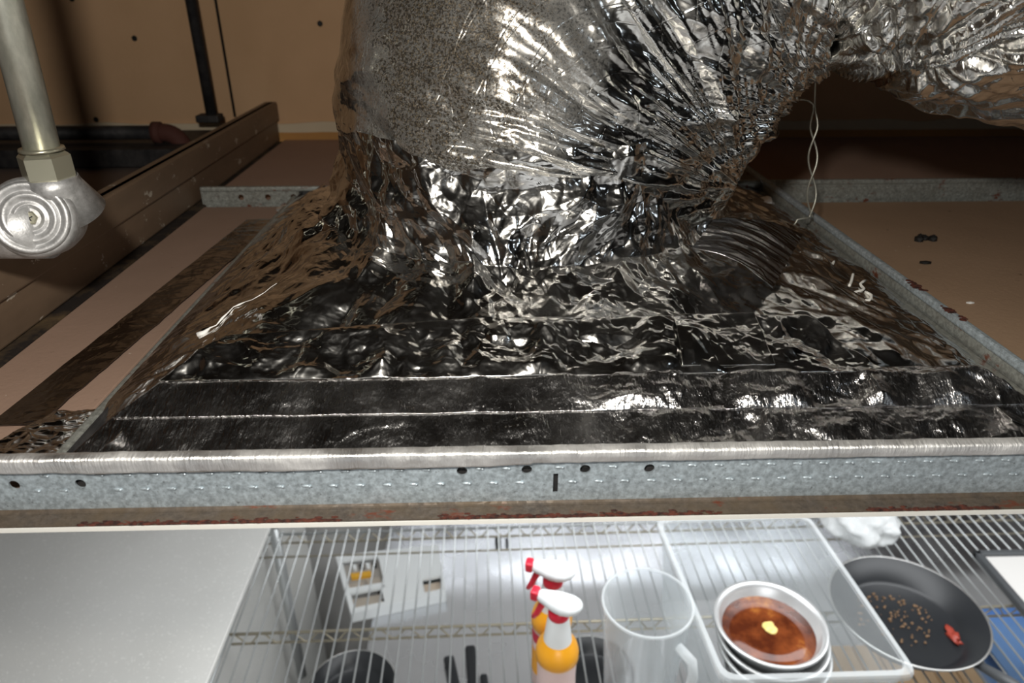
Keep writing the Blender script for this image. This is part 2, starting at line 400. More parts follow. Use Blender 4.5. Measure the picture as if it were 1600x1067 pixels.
# ceiling tiles (top faces seen)
TZ = .012
def tile(x0, x1, y0, y1, mat, label, ch=.0):
    t = obj('ceiling_tile', box(((x0 + x1) / 2, (y0 + y1) / 2, TZ - .006), (x1 - x0, y1 - y0, .012), 0, .0012), mat)
    return tag(t, label, 'ceiling tile')
tile(XB + .013, XL - .016, YF + .014, YB - .016, M['tile'], 'brown dusty gypsum tile with a foil tape strip, between beam and foil box')
tile(XB + .004, XL + .30, YB + .016, YW - .004, M['tile_back'], 'dark brown ceiling tile behind the foil box, against the back wall')
tile(XR + .016, XR + .84, YF + .0, YB - .016, M['tile_right'], 'tan gypsum tile with black crumbs, right of the foil box')
tile(XL + .31, XR + .84, YB + .016, YW - .004, M['tile_back'], 'shadowed ceiling tile behind the right cross tee, under the duct')
# debris on the right tile
rt = thing('debris_clump', 'black clump of debris lying on the tan tile at right', 'debris', at_z(1440, 374, TZ))
b = bmesh.new()
for k in range(9):
    p = Vector((random.gauss(0, .006), random.gauss(0, .005), .002)); r = random.uniform(.002, .006)
    res = bmesh.ops.create_icosphere(b, subdivisions=1, radius=r); bmesh.ops.translate(b, verts=res['verts'], vec=p)
obj('crumb', b, M['black'], rt, loc=(0, 0, 0))
for (u, v, s, nm) in ((1446, 410, .005, 'small black crumb on the tan tile below the debris clump'), (1516, 473, .003, 'tiny pale chip on the tan tile near the rusty tee')):
    b = bmesh.new(); bmesh.ops.create_icosphere(b, subdivisions=1, radius=s); bmesh.ops.scale(b, vec=(1.4, .7, .4), verts=b.verts)
    tag(obj('crumb', b, M['black'] if v == 410 else M['white_chip'], loc=at_z(u, v, TZ + s * .3)), nm, 'debris')
# ================================================================== ceiling tees
def tee_profile(flip=1): return None
def make_tee(label, p0, p1, mats, holes=(), zt=.038, stitch=True, stitch_side=-1):
    """p0,p1 ends of the centreline at z=0. parts: web (with holes), bulb, flange, flange_cap, stitch"""
    p0 = Vector((p0[0], p0[1], 0)); p1 = Vector((p1[0], p1[1], 0)); L = (p1 - p0).length; a = math.atan2(p1.y - p0.y, p1.x - p0.x)
    t = thing('ceiling_tee', label, 'ceiling tee', p0); t.rotation_euler = (0, 0, a)
    web = obj('web', box((L / 2, 0, zt / 2), (L, .0012, zt - .002)), mats['web'], t, loc=(0, 0, 0))
    if holes:
        cb = bmesh.new()
        for (s, z, w_, h_) in holes:
            if w_ == h_: lathe(cb, [(w_ / 2, -.01), (w_ / 2, .01)], 20, Matrix.Translation((s, 0, z)) @ Matrix.Rotation(PI / 2, 4, 'X'), cap0=True, cap1=True)
            else: bx(cb, (s, 0, z), (w_, .02, h_))
        co = obj('cut', cb, None)
        co.parent = t; mod = web.modifiers.new('b', 'BOOLEAN'); mod.object = co; mod.operation = 'DIFFERENCE'; mod.solver = 'EXACT'
        bpy.context.view_layer.update(); dg = bpy.context.evaluated_depsgraph_get()
        me = bpy.data.meshes.new_from_object(web.evaluated_get(dg)); web.modifiers.clear(); web.data = me
        bpy.data.objects.remove(co)
    bb = bmesh.new(); bx(bb, (L / 2, 0, zt + .001), (L, .0062, .0065), 0, .0018); obj('bulb', bb, mats['bulb'], t, loc=(0, 0, 0))
    fb = bmesh.new()
    bx(fb, (L / 2, 0, .0012), (L, .0260, .0014)); 
    for s in (-1, 1):   # fillet up to the web
        vv = [fb.verts.new((x, s * y, z)) for x in (0, L) for (y, z) in ((.0006, .0035), (.0016, .0024), (.003, .002))]
        fb.faces.new([vv[0], vv[1], vv[4], vv[3]]); fb.faces.new([vv[1], vv[2], vv[5], vv[4]])
    obj('flange', fb, mats['flange'], t, loc=(0, 0, 0))
    cb = bmesh.new(); bx(cb, (L / 2, 0, -.0006), (L, .0284, .0016)); 
    for s in (-1, 1): bx(cb, (L / 2, s * .0139, .0004), (L, .0008, .0020))
    obj('flange_cap', cb, M['white_paint'], t, loc=(0, 0, 0))
    if stitch:
        sb = bmesh.new(); k = 0; s = .006
        while s < L - .01:
            for row, z in ((0, .0265), (1, .0165)):
                x = s + (.0075 if row else 0)
                if any(abs(x - h[0]) < .006 and abs(z - h[1]) < .008 for h in holes): continue
                res = bmesh.ops.create_icosphere(sb, subdivisions=2, radius=1)
                bmesh.ops.transform(sb, matrix=Matrix.Translation((x, stitch_side * .0004, z)) @ Matrix.Diagonal((.0030, .0009, .0010, 1)), verts=res['verts'])
                res = bmesh.ops.create_icosphere(sb, subdivisions=2, radius=1)
                bmesh.ops.transform(sb, matrix=Matrix.Translation((x + .0016, stitch_side * .0008, z)) @ Matrix.Diagonal((.0012, .0009, .0008, 1)), verts=res['verts'])
            s += .0150
        o = obj('stitch_embossing', sb, mats['web'], t, True, loc=(0, 0, 0)); o['kind'] = 'stuff'
    return t
fm = {'web': M['galv'], 'bulb': M['galv'], 'flange': M['flange']}
om = {'web': M['galv_old'], 'bulb': M['galv_old'], 'flange': M['galv_old']}
def hs(u): return at_y(u, 735, YF).x + .75
hz_ = lambda u, v: at_y(u, v, YF).z
fh = [(hs(u), hz_(u, v), .0060, .0060) for (u, v) in ((15, 757), (120, 755), (722, 735), (823, 733), (914, 732), (1014, 731))] + [(hs(868.5), hz_(868, 754), .0028, .0135)]
T_front = make_tee('silver galvanised tee across the photo before the foil box, lower edge rusty', (-.75, YF), (1.2, YF), fm, fh, zt=.0355)
# rust crust along the front flange edge
b = bmesh.new()
for k in range(1500):
    x = random.uniform(-.42, .50); 
    if mnoise.noise(Vector((x * 9, 3, 0))) < -.12: continue
    r = random.uniform(.0004, .0013); res = bmesh.ops.create_icosphere(b, subdivisions=1, radius=1)
    bmesh.ops.transform(b, matrix=Matrix.Translation((x + .75, -.0130 + abs(random.gauss(0, .0012)), .0019)) @ Matrix.Diagonal((r * 2.2, r * .9, r * .6, 1)), verts=res['verts'])
o = obj('rust_crust', b, M['rust'], T_front, loc=(0, 0, 0)); o['kind'] = 'stuff'; o['label'] = 'dark red rust crust along the flange edge'
T_right = make_tee('long mottled grey tee right of the foil box, with red rust spots', (XR, YF + .008), (XR, YW - .01), {'web': M['galv_old'], 'bulb': M['galv'], 'flange': M['galv_old']}, (), stitch=False)
b = bmesh.new()
for (u, v, n_, sp) in ((1412, 446, 26, .006), (1460, 484, 14, .004), (1490, 497, 7, .003)):
    c0 = at_z(u, v, .0425)
    for k in range(n_):
        r = random.uniform(.0012, .003); res = bmesh.ops.create_icosphere(b, subdivisions=1, radius=1)
        bmesh.ops.transform(b, matrix=Matrix.Translation((c0.y + random.gauss(0, sp) - (YF + .008), random.uniform(-.003, .003), .0424)) @ Matrix.Diagonal((r, r, .0005, 1)), verts=res['verts'])
o = obj('rust_spot', b, M['rust'], T_right, loc=(0, 0, 0)); o['kind'] = 'stuff'; o['label'] = 'red rust spots on top of the tee'
T_left = make_tee('grey tee mostly under foil tape along the left side of the foil box', (XL, YF + .008), (XL, YB - .008), om, (), stitch=False, zt=.02)
hb = [(at_y(u, 315, YB).x - (XB + .006), .020, .0075, .0075) for u in (378, 420, 460)]
T_bl = make_tee('short grey cross tee with three round holes, back left between beam and duct', (XB + .006, YB), (CX - .05, YB), om, hb, zt=.030)
T_br = make_tee('cross tee running into shadow under the duct, at the back right', (XR - .30, YB), (XR + .84, YB), om, (), zt=.034)
# ================================================================== foil wrapped diffuser box
RC = .154; A = .300
ZE, ZC, ZTOP = .028, .098, .175
def square_pt(th, a):
    c, s = np.cos(th), np.sin(th); m = np.maximum(np.abs(c), np.abs(s)); k = 14.0
    m = (np.abs(c) ** k + np.abs(s) ** k) ** (1 / k)
    return a * c / m, a * s / m
def front_z(y): return ZE + (y - (YC - A)) * (ZC - ZE) / (CYY - RC - .012 - (YC - A))
n_t, n_th = 420, 1500
th = np.linspace(0, 2 * PI, n_th, endpoint=False)[None, :]
t = np.linspace(0, 1, n_t)[:, None]
sqx, sqy = square_pt(th, A)
TB = .34
u1 = np.clip(t / TB, 0, 1); u2 = np.clip((t - TB) / (1 - TB), 0, 1)
rc = RC + .002 + .016 * u1 ** 3
px_ = (1 - u2) * (CX + rc * np.cos(th)) + u2 * (XC + sqx)
py_ = (1 - u2) * (CYY + rc * np.sin(th)) + u2 * (YC + sqy)
pz_ = np.where(t < TB, ZTOP + (ZC - ZTOP) * u1, ZC + (ZE - ZC) * u2) + 0 * th
P = np.stack([px_, py_, pz_], -1)
N = grid_normals(P, True)
if N[100, 300, 2] < 0: N = -N
X, Y, Z = P[..., 0], P[..., 1], P[..., 2]
wcol = np.exp(-((t - TB * .9) / .24) ** 2) + 0 * th           # strongest crumple round the collar's foot
edge = np.clip((1 - t) / .12, 0, 1) + 0 * th
wx = X + .03 * perlin(X * 12, Y * 12, Z * 12); wy = Y + .03 * perlin(X * 12 + 9, Y * 12, Z * 12)
d1 = crumple(wx, wy, Z, 19, 3, .5)
d2 = crumple(wx + 5, wy, Z, 52, 2, .5)
d3 = ridged(wx * 17, wy * 17, Z * 17, 3, .5)
ang = np.arctan2(Y - CYY, X - CX); rad = np.hypot(X - CX, Y - CYY)
d4 = crumple(X * .35 + Y * .15, Y * 1.2, Z, 34, 3, .55)
left = np.clip((CX - X - .12) / .12, 0, 1)
front = np.clip((YC - A + .075 - Y) / .02, 0, 1)
disp = wcol * (.0115 * d1 + .0030 * d2 + .0045 * d3) + (1 - wcol) * edge * (.0035 * d1 * (1 - left * .6) + .0016 * d2 * (1 - left * .7) + .0042 * d4)
disp = disp * (1 - front * .85 * (t > TB)) - .004 * front
P2 = P + N * disp[..., None]
uv = np.stack([t + 0 * th, th + 0 * t], -1)
diff = thing('air_diffuser_box', 'square diffuser box wrapped in crumpled silver foil, filling the middle of the photo', 'diffuser', (XC, YC, 0))
obj('foil_blanket', grid_mesh('foil_blanket', P2, True, uv), M['foil'], diff)
# square steel skirt standing in the grid opening under the blanket
b = bmesh.new()
for (cx, cy, sx, sy) in ((XC, YC - A + .004, 2 * A, .002), (XC, YC + A - .004, 2 * A, .002), (XC - A + .004, YC, .002, 2 * A), (XC + A - .004, YC, .002, 2 * A)):
    bx(b, (cx, cy, .015), (sx, sy, .026))
obj('metal_skirt', b, M['dark_pipe'], diff)  # skirt coloured dark for the shade seen through the tee's holes
def sheet(name, f, nu, nv, mat, parent, label=None, thick=.0004):
    u = np.linspace(0, 1, nu)[:, None]; v = np.linspace(0, 1, nv)[None, :]
    P = f(u + 0 * v, v + 0 * u)
    o = obj(name, grid_mesh(name, P, uv=np.stack([u + 0 * v, v + 0 * u], -1)), mat, parent)
    md = o.modifiers.new('s', 'SOLIDIFY'); md.thickness = thick
    if label: o['label'] = label
    return o
def cap_wr(X, Y, k, amp, ridge=1.0): 
    wx = X + .012 * perlin(X * 25, Y * 25 + k, 0 * X); wy = Y + .012 * perlin(X * 25, Y * 25 + k + 7, 0 * X)
    return amp * (.5 * ridged(wx * 22 + k, wy * 46, 0 * X + k, 3, .5) + 1.3 * crumple(wx, wy, 0 * X + k * .3, 30, 3, .5))
def front_strip(y0, y1, x0a, x0b, x1a, x1b, lift, amp, k, flat_l=.0, extra=None, fine=0):
    """ribbon over the front slope, y0 near edge to y1 far edge"""
    def f(u, v):
        y = y0 + (y1 - y0) * v; xa = x0a + (x0b - x0a) * v; xb = x1a + (x1b - x1a) * v; x = xa + (xb - xa) * u
        y = y + .0006 * perlin(x * 40, y * 0, y * 0 + k)
        if extra: y = y + extra(x, v)
        e = np.minimum(np.minimum(v, 1 - v) * 5, 1) ** .7; 
        a = np.clip((x - (XC - .12)) / .20, flat_l, 1)
        z = front_z(y) + lift + a * e * cap_wr(x, y, k, amp) * 1.0 + .0012 * e * perlin(x * 14, y * 14, y * 0 + k)
        if fine: z = z + fine * e * np.maximum(ridged(x * 34 + y * 20, y * 60 - x * 12, y * 0 + k, 3), -.2)
        z = z + a * e * .0025 * np.abs(perlin(x * 16 - y * 40, y * 12 + x * 9, y * 0 + k * 3))
        return np.stack([x, y, z], -1)
    return f
yf0 = YC - A
def yfront(v): # depth on the front slope seen at image row v
    d = ray(800, v); s = (ZC - ZE) / (CYY - RC - .012 - yf0); # z = ZE + s (y-yf0);  z = CH + d.z/d.y*y
    k = d.z / d.y; return (CH - ZE + s * yf0) / (s - k)
y1, y2, y3 = yfront(648), yfront(590), yfront(508)
sheet('foil_tape', front_strip(yf0 - .001, y1, XC - A + .008, XC - A + .03, XC + A - .004, XC + A - .03, .0032, .0034, 1, .12), 620, 70, M['foil_brushed'], diff, 'smooth lowest foil tape band along the front')
sheet('foil_tape', front_strip(y1 - .002, y2, XC - A + .03, XC - A + .055, XC + A - .03, XC + A - .055, .0042, .0038, 2, .15), 620, 70, M['foil_brushed'], diff, 'second foil tape band above the lowest one')
sheet('foil_tape', front_strip(y2 - .004, y3, XC - A + .05, XC - A + .085, CX + .21, CX + .17, .0055, .0050, 3, .85, fine=.0013,
      extra=lambda x, v: -.016 * np.clip((CX - .04 - x) / .25, 0, 1) * v), 560, 110, M['foil'], diff, 'wrinkled third foil band rising from left to centre')
sheet('foil_patch', front_strip(y2 - .001, y3 - .001, CX + .085, CX + .085, CX + .142, CX + .138, .0078, .0032, 4, 1), 160, 120, M['foil'], diff, 'dark crumpled foil patch at right of the third band')
# bright foil lip folded over the top of the front tee
def lip(u, v):
    x = -.43 + u * .84; s = v
    zt = .0455; yb = YF
    # path: from the box edge, over the bulb, down the web
    yy = np.interp(s, [0, .3, .55, .68, .8, 1], [yf0 + .004, yf0 - .002, YF + .002, YF - .0036, YF - .0040, YF - .0030])
    droop = .0028 * (.5 + .5 * np.sin((x + .3) * 9)) + .0016 * perlin(x * 30, x * 0, x * 0)
    droop = np.where(x > .02, droop * .3, droop)
    zz = np.interp(s, [0, .3, .55, .68, .8, 1], [.028, .0375, .0403, .0390, .0362, .0325]) - droop * np.clip((s - .8) / .2, 0, 1)
    yy = yy - .0005 * ridged(x * 60, s * 2, s * 0, 2); zz = zz + .0005 * perlin(x * 120, s * 3, s * 0)
    return np.stack([x, yy, zz], -1)
sheet('foil_lip', lip, 700, 26, M['foil_lip'], diff, 'bright narrow foil edge folded over the front tee')
# side tapes: left side down onto the tee, right side onto the right tee
def side_l(u, v):
    y = YF + .012 + u * .575; x = XC - A - .007 + v * .045
    z = np.interp(v, [0, .35, .55, 1], [.0190, .0225, .0262, .040]) + 0 * u
    z = z + .0012 * ridged(x * 30, y * 24, 0 * y + 5, 2) * np.sin(v * PI)
    return np.stack([x, y, z + .0015], -1)
sheet('foil_tape', side_l, 500, 50, M['foil_smooth'], diff, 'foil tape lapping the left edge down to the tee')
def side_r(u, v):
    y = YF + .012 + u * .575; x = XC + A + .002 - v * .055 
    z = np.interp(v, [0, .4, 1], [.026, .0290, .044]) + .0016 * ridged(x * 30, y * 20, 0 * y + 8, 3) * np.sin(v * PI)
    return np.stack([x, y, z + .0015], -1)
sheet('foil_tape', side_r, 500, 50, M['foil_smooth'], diff, 'foil tape lapping the right edge')
# dark flap of foil tape, on the right by the collar
fa, fb_, fc, fd = [at_z(u, v, z) for (u, v, z) in ((1080, 402, .108), (1112, 356, .112), (1252, 380, .092), (1205, 466, .088))]
def flap(u, v):
    P = np.zeros(u.shape + (3,))
    for c in range(3): P[..., c] = (1 - v) * ((1 - u) * fa[c] + u * fd[c]) + v * ((1 - u) * fb_[c] + u * fc[c])
    P[..., 2] += .0055 + .0020 * ridged(P[..., 0] * 12, P[..., 1] * 55 + P[..., 0] * 10, 0 * u + 2, 3) + .006 * np.sin(u * PI)
    return P
sheet('foil_flap', flap, 170, 120, M['foil_darkened'], diff, 'loose dark foil flap at the right foot of the collar')
# adhesive smear streaks (white) on the left slope
def blanket_z(x, y):
    i = np.argmin((P2[..., 0] - x) ** 2 + (P2[..., 1] - y) ** 2); return P2.reshape(-1, 3)[i][2]
pts = []
for k in range(14):
    a = k / 13; p = at_z(308 + 130 * a, 516 - 42 * a + (3 if k % 2 else 0), .055); pts.append((p.x, p.y, blanket_z(p.x, p.y) + .0012))
b = bmesh.new(); tube(b, pts, [.0022, .0018, .0006, .0003, .0009, .0004, .0003, .0007, .0002, .0002, .0004, .0002, .0002, .0002], 6)
obj('sealant_smear', b, M['white_chip'], diff, True)
# ================================================================== flexible duct
def cpt(u, v, y): p = at_y(u, v, y); return (p.x, p.y, p.z)
path = [(CX, CYY, .150), (CX + .006, CYY, .20), cpt(890, 150, .635), cpt(952, 30, .64), cpt(1045, -110, .645), cpt(1215, -230, .64), cpt(1410, -255, .62), cpt(1545, -195, .60), cpt(1700, -140, .60), cpt(1950, -90, .60)]
rad_ = [.157, .157, .156, .154, .152, .148, .138, .150, .156, .160]
n_s, n_a = 800, 620
cl = catmull(path, n_s); rr = catmull([(r, 0, 0) for r in rad_], n_s)[:, 0]
s_ = np.cumsum(np.r_[0, np.linalg.norm(np.diff(cl, axis=0), axis=1)])
T = np.gradient(cl, axis=0); T /= np.linalg.norm(T, axis=1)[:, None]
a = np.array([0, -1.0, 0]); A_ = []
for i in range(n_s):
    a = a - T[i] * a.dot(T[i]); a /= np.linalg.norm(a); A_.append(a.copy())
A_ = np.array(A_); B_ = np.cross(T, A_)
al = np.linspace(0, 2 * PI, n_a, endpoint=False)
D = A_[:, None] * np.cos(al)[None, :, None] + B_[:, None] * np.sin(al)[None, :, None]
Pd = cl[:, None] + D * rr[:, None, None]
X, Y, Z = Pd[..., 0], Pd[..., 1], Pd[..., 2]
pin = at_y(1150, 285, .56); crease_p = at_y(1345, 85, .60); inner = at_y(1205, 150, .60)
wq = .12 * perlin(X * 9, Y * 9, Z * 9)
def radial(p, kx, ky, seed):
    an = np.arctan2(Z - p.z, X - p.x); r = np.sqrt((X - p.x) ** 2 + (Z - p.z) ** 2 + .25 * (Y - p.y) ** 2)
    an = an + wq
    f1 = crease(an * kx + seed, r * ky, Y * 5) + .5 * crease(an * kx * 2.3 + seed, r * ky * 1.3 + 9, Y * 9, 40) + .16 * crease(an * kx * 5 + seed, r * ky * 3 + 2, Y * 15, 77)
    return f1, r
ra, r_a = radial(pin, 11.0, 9, 3); rb, r_b = radial(inner, 7.0, 9, 8); rc_, r_c = radial(crease_p, 6.5, 9, 5)
wa = np.clip(1.2 - r_a / .55, 0, 1) * np.clip(r_a / .05, .2, 1); wb_ = np.clip(1 - r_b / .24, 0, 1); wc = np.clip(1 - r_c / .24, 0, 1)
wX = X + .03 * perlin(X * 10, Y * 10, Z * 10); wZ = Z + .03 * perlin(X * 10 + 5, Y * 10, Z * 10)
q = (wX * .80 - wZ * .60); qn = (wX * .60 + wZ * .80)
dg_ = crease(q * 10, qn * 46, Y * 10) + .5 * crease(q * 22 + 3, qn * 90, Y * 20, 9)
cr = crumple(wX, Y, wZ, 15, 3, .42); fc_ = crumple(wX + 9, Y, wZ, 60, 2)
big = perlin(X * 6, Y * 6, Z * 6)
dust_c = at_y(680, 60, .47)
cd = np.clip(1 - np.sqrt((X - dust_c.x) ** 2 + (Z - dust_c.z) ** 2) / .12, 0, 1)
calm = 1 - .35 * np.minimum(1, cd * 2)
right_ = np.clip((X - inner.x) / .10, 0, 1)
disp = .007 * big + wa * .0062 * ra + wb_ * .0055 * rb + wc * .007 * rc_ + calm * (.0046 * dg_ + (.0034 + .004 * right_) * cr + .0005 * fc_)
ss = s_[:, None] / s_[-1]
sfac = np.clip(ss / .02, 0, 1); disp = disp * (.25 + .75 * sfac)
# gathered pinch rings where the jacket is bunched
for c_, wd, dp in ((inner, .020, .010), (crease_p, .018, .016)):
    j = np.argmin(np.sum((cl[:, [0, 2]] - np.array([c_.x, c_.z + .17])) ** 2, axis=1)); dd = (s_ - s_[j])[:, None]
    disp = disp - dp * np.exp(-(dd / wd) ** 2)
Pd2 = Pd + D * disp[..., None]
# drawn-in hem at the bottom, tied round the collar
hem = np.clip(1 - (s_[:, None] / .03), 0, 1); Pd2 = Pd2 - D * (.006 * hem ** 2)[..., None]
uvd = np.stack([(s_[:, None] * 1.0 + 0 * al[None, :]) * 6, (al[None, :] * .17 + 0 * s_[:, None]) * 6], -1)
M['jacket'] = foil('duct_jacket', .19, (.80, .79, .76), fine=.16, dust={'c': tuple(Vector(dust_c)), 'r': .115, 'k': .80}, scrim=True)
duct = thing('flexible_duct', 'fat silver foil flexible duct bending up and right from the diffuser box', 'duct', (0, 0, 0))
obj('foil_jacket', grid_mesh('foil_jacket', Pd2, True, uvd), M['jacket'], duct)
# tape band gathering the jacket on the collar
# ================================================================== foil tape strip on the left tile
tl = [at_z(u, v, TZ) for (u, v) in ((-18, 668), (386, 345), (437, 345), (62, 668))]
def strip(u, v):
    P = np.zeros(u.shape + (3,))
    for c in range(3): P[..., c] = (1 - u) * ((1 - v) * tl[0][c] + v * tl[3][c]) + u * ((1 - v) * tl[1][c] + v * tl[2][c])
    P[..., 2] = TZ + .0012 + .0016 * np.maximum(ridged(P[..., 0] * 14, P[..., 1] * 30, 0 * u + 4, 3), 0) * np.clip(v * 1.8 - .2, .15, 1)
    P[..., 0] += .0018 * perlin(P[..., 1] * 26, v, v * 0)
    return P
ft = sheet('foil_tape_strip', strip, 500, 60, M['foil_darkened'], None); tag(ft, 'dark shiny foil tape strip stuck along the brown left tile', 'foil tape')
tl2 = [at_z(u, v, TZ) for (u, v) in ((-60, 735), (90, 655), (235, 650), (150, 735))]
def strip2(u, v):
    P = np.zeros(u.shape + (3,))
    for c in range(3): P[..., c] = (1 - u) * ((1 - v) * tl2[0][c] + v * tl2[3][c]) + u * ((1 - v) * tl2[1][c] + v * tl2[2][c])
    P[..., 2] = TZ + .0045 + .0035 * ridged(P[..., 0] * 32, P[..., 1] * 40, 0 * u + 4, 3)
    return P
ft = sheet('foil_tape_strip', strip2, 200, 160, M['foil'], None); tag(ft, 'crumpled end of foil tape in the left front corner above the silver tee', 'foil tape')
b = bmesh.new(); bmesh.ops.create_icosphere(b, subdivisions=3, radius=.012)
for v_ in b.verts: v_.co *= 1 + .5 * mnoise.noise(v_.co * 120); v_.co.z *= .5
tag(obj('foil_scrap', b, M['foil_lip'], loc=at_z(450, 328, .018)), 'small pale crumpled foil scrap beside the short cross tee', 'foil scrap')
b = bmesh.new(); bmesh.ops.create_icosphere(b, subdivisions=4, radius=.02)
for v_ in b.verts: v_.co *= 1 + .5 * mnoise.noise(v_.co * 90); v_.co.z *= .5; v_.co.x *= 1.2
tag(obj('foil_scrap', b, M['foil_lip'], loc=at_z(1180, 322, .035)), 'bright crumpled foil scrap behind the collar at right', 'foil scrap')
# white string bits on right
for k, pp in enumerate((((1303, 408), (1299, 418), (1301, 420)), ((1333, 428), (1330, 440), (1327, 446)), ((1352, 438), (1344, 444), (1350, 452), (1338, 456), (1330, 460), (1345, 466), (1356, 470), (1362, 462), (1352, 456)))):
    pts = catmull([tuple(at_z(u, v, .055)) for (u, v) in pp], 18)
    tag(obj('string_scrap', tubeb([tuple(p) for p in pts], .0011, 6), M['string'], smooth=True), ['shortest white string scrap, uppermost beside the right tee', 'straight white string scrap on foil beside the right tee', 'curled white string scrap on foil near the rust spots'][k], 'string')
# ================================================================== hanger wire
hw = thing('hanger_wire', 'twisted thin steel hanger wire hooked under the right tee', 'wire', tuple(at_z(1265, 345, .04)))
yw = at_z(1262, 350, .04).y
for k in (0, 1):
    pts = []
    for i in range(60):
        a_ = i / 59; v = 100 + 240 * a_; u = 1275 - 8 * a_
        amp = 7 * min(1, max(0, (v - 160) / 40)); ph = 2 * PI * (v - 160) / 115 + k * PI
        if k and v < 160: amp = 0; 
        p = at_y(u + amp * math.sin(ph) * (1 if v > 160 else 0), v, yw + .003 * math.cos(ph)); pts.append(p)
    if k == 0:
        for (u, v) in ((1262, 340), (1246, 343), (1240, 353), (1246, 364), (1256, 371)): pts.append(at_y(u, v, yw - .006))
    else:
        pts = [Vector(p) for p in catmull([tuple(at_y(u, v, yw)) for (u, v) in ((1195, 174), (1222, 163), (1245, 156), (1262, 157), (1271, 163))], 16)] + pts[18:]
    obj('strand', tubeb([tuple(p) for p in pts], .0009, 8), M['wire_tie'], hw, True)
# ================================================================== left beam and pipes
hb1 = at_y(422, 160, YW - .02).z
beam = thing('steel_beam', 'dirty brown steel beam with a raised top band, running back to the wall at left', 'beam', (XB - .02, .7, 0))
y0b, y1b = -.1, YW - .012
yl = (y0b + y1b) / 2; Lb = y1b - y0b
def slab(name, xf, x1, z0, z1, mat, amp=.0008):
    b = bmesh.new(); bx(b, ((xf + x1) / 2, yl, (z0 + z1) / 2), (abs(x1 - xf), Lb, z1 - z0), 0, .002)
    return obj(name, b, mat, beam)
slab('beam_web', XB - .002, XB - .012, .012, hb1, M['beam'])
slab('top_band', XB + .002, XB - .020, hb1 * .60, hb1, M['beam'])
slab('bottom_flange', XB + .010, XB - .030, .001, .011, M['beam_gap_shade'])  # flange coloured near-black for the shaded gap between beam and tile
# dark block added to stand for the shaded space behind beam
b = bmesh.new(); bx(b, (XB - .30, YW - .10, .018), (.50, .17, .03), 0, .004)
tag(obj('dark_gap_block', b, M['dark_pipe']), 'dark block added for the shaded gap behind the beam under the black pipe', 'gap')
# standing conduit behind
pr = at_y(332, 188, YW - .08)
cd_ = thing('thin_pipe', 'thin dark vertical pipe in front of the back wall', 'pipe', pr)
obj('pipe_shaft', tubeb([(0, 0, 0), (0, 0, 1.1)], .0088, 16), M['dark_pipe'], cd_, True, loc=(0, 0, 0))
obj('pipe_clamp', box((-.004, 0, .004), (.038, .03, .012), 0, .002), M['dark_pipe'], cd_, loc=(0, 0, 0))
obj('pipe_clamp', box((0, 0, .30), (.024, .024, .02), 0, .002), M['dark_pipe'], cd_, loc=(0, 0, 0))
tag(obj('cable', tubeb([tuple(at_y(367, 182, YW - .01)), (at_y(367, 182, YW - .01).x, YW - .01, 1.28)], .0022, 8), M['black'], smooth=True), 'thin black cable hanging beside the thin dark pipe', 'cable')
p0 = at_y(60, 210, YW - .13); p1 = at_y(252, 207, YW - .13); p0.z = p1.z
hp = thing('gas_pipe', 'black horizontal pipe with a rusty elbow behind the beam', 'pipe', p1)
obj('pipe_shaft', tubeb([(p0.x - p1.x - .5, 0, 0), (0, 0, 0)], .0115, 16), M['dark_pipe'], hp, True, loc=(0, 0, 0))
pts = [(-.004, 0, 0)] + [(.004 + .028 * math.sin(a_), 0, -.028 + .028 * math.cos(a_)) for a_ in np.linspace(0, PI / 2, 8)] + [(.032, 0, -.045)]
b = tubeb(pts, .0145, 16); tube(b, [(-.012, 0, 0), (0, 0, 0)], .0175, 16)
obj('elbow', b, M['rusty_pipe'], hp, True, loc=(0, 0, 0))
# conduit with pull elbow at left, near the lens
YP = .50
pj = at_y(66, 236, YP); pz = at_y(58, 340, YP)
cnd = thing('conduit', 'galvanised conduit with a cast inspection elbow hanging at the left edge of the photo', 'conduit', (pj.x, pj.y, pj.z))
obj('pipe_shaft', tubeb([(0, 0, -.01), (-.006, .02, .2), (-.03, .1, 1.0)], .0112, 32), M['pipe'], cnd, True, loc=(0, 0, 0))
b = bmesh.new(); lathe(b, [(.0130, 0), (.0150, -.0015), (.0165, -.003), (.0165, -.017), (.015, -.019), (.012, -.020)], 6, Matrix.Rotation(.25, 4, 'Z'), cap0=True, cap1=True)
obj('hex_nut', b, M['nut'], cnd, loc=(0, 0, 0))
b = bmesh.new(); lathe(b, [(.0135, -.001), (.0142, -.001), (.0136, .001)], 32, Matrix.Translation((0, 0, .0015)), cap1=True); obj('washer', b, M['nut'], cnd, True, loc=(0, 0, 0))
zb = pz.z - pj.z; ctr = Vector((pz.x - pj.x + .0045, -.010, zb + .003))
ax = (Vector((0.02, 0, CH)) - (pj + ctr)).normalized(); ax = (ax + Vector((-.30, 0, -.02))).normalized()
Mx = Matrix.Translation(ctr) @ ax.to_track_quat('Z', 'Y').to_matrix().to_4x4()
b = bmesh.new()
lathe(b, [(0, -.045), (.018, -.045), (.0255, -.036), (.0275, -.020), (.0275, .004), (.0262, .0075), (.024, .0090), (0, .0090)], 48, Mx)
body = obj('elbow_body', b, M['cast'], cnd, loc=(0, 0, 0)); smooth_angle(body, 50)
b = bmesh.new(); tube(b, [(0, .001, -.018), (0, .001, -.022), (.001, .006, -.028), (.003, .014, zb)], [.0172, .0172, .0160, .021], 32)
obj('elbow_neck', b, M['cast'], cnd, True, loc=(0, 0, 0))
b = bmesh.new(); tube(b, [tuple(ctr + Vector((.004, .004, -.008))), tuple(ctr + Vector((-.03, .004, -.010))), tuple(ctr + Vector((-.08, .004, -.010)))], [.022, .020, .0155], 32)
obj('elbow_outlet', b, M['cast'], cnd, True, loc=(0, 0, 0))
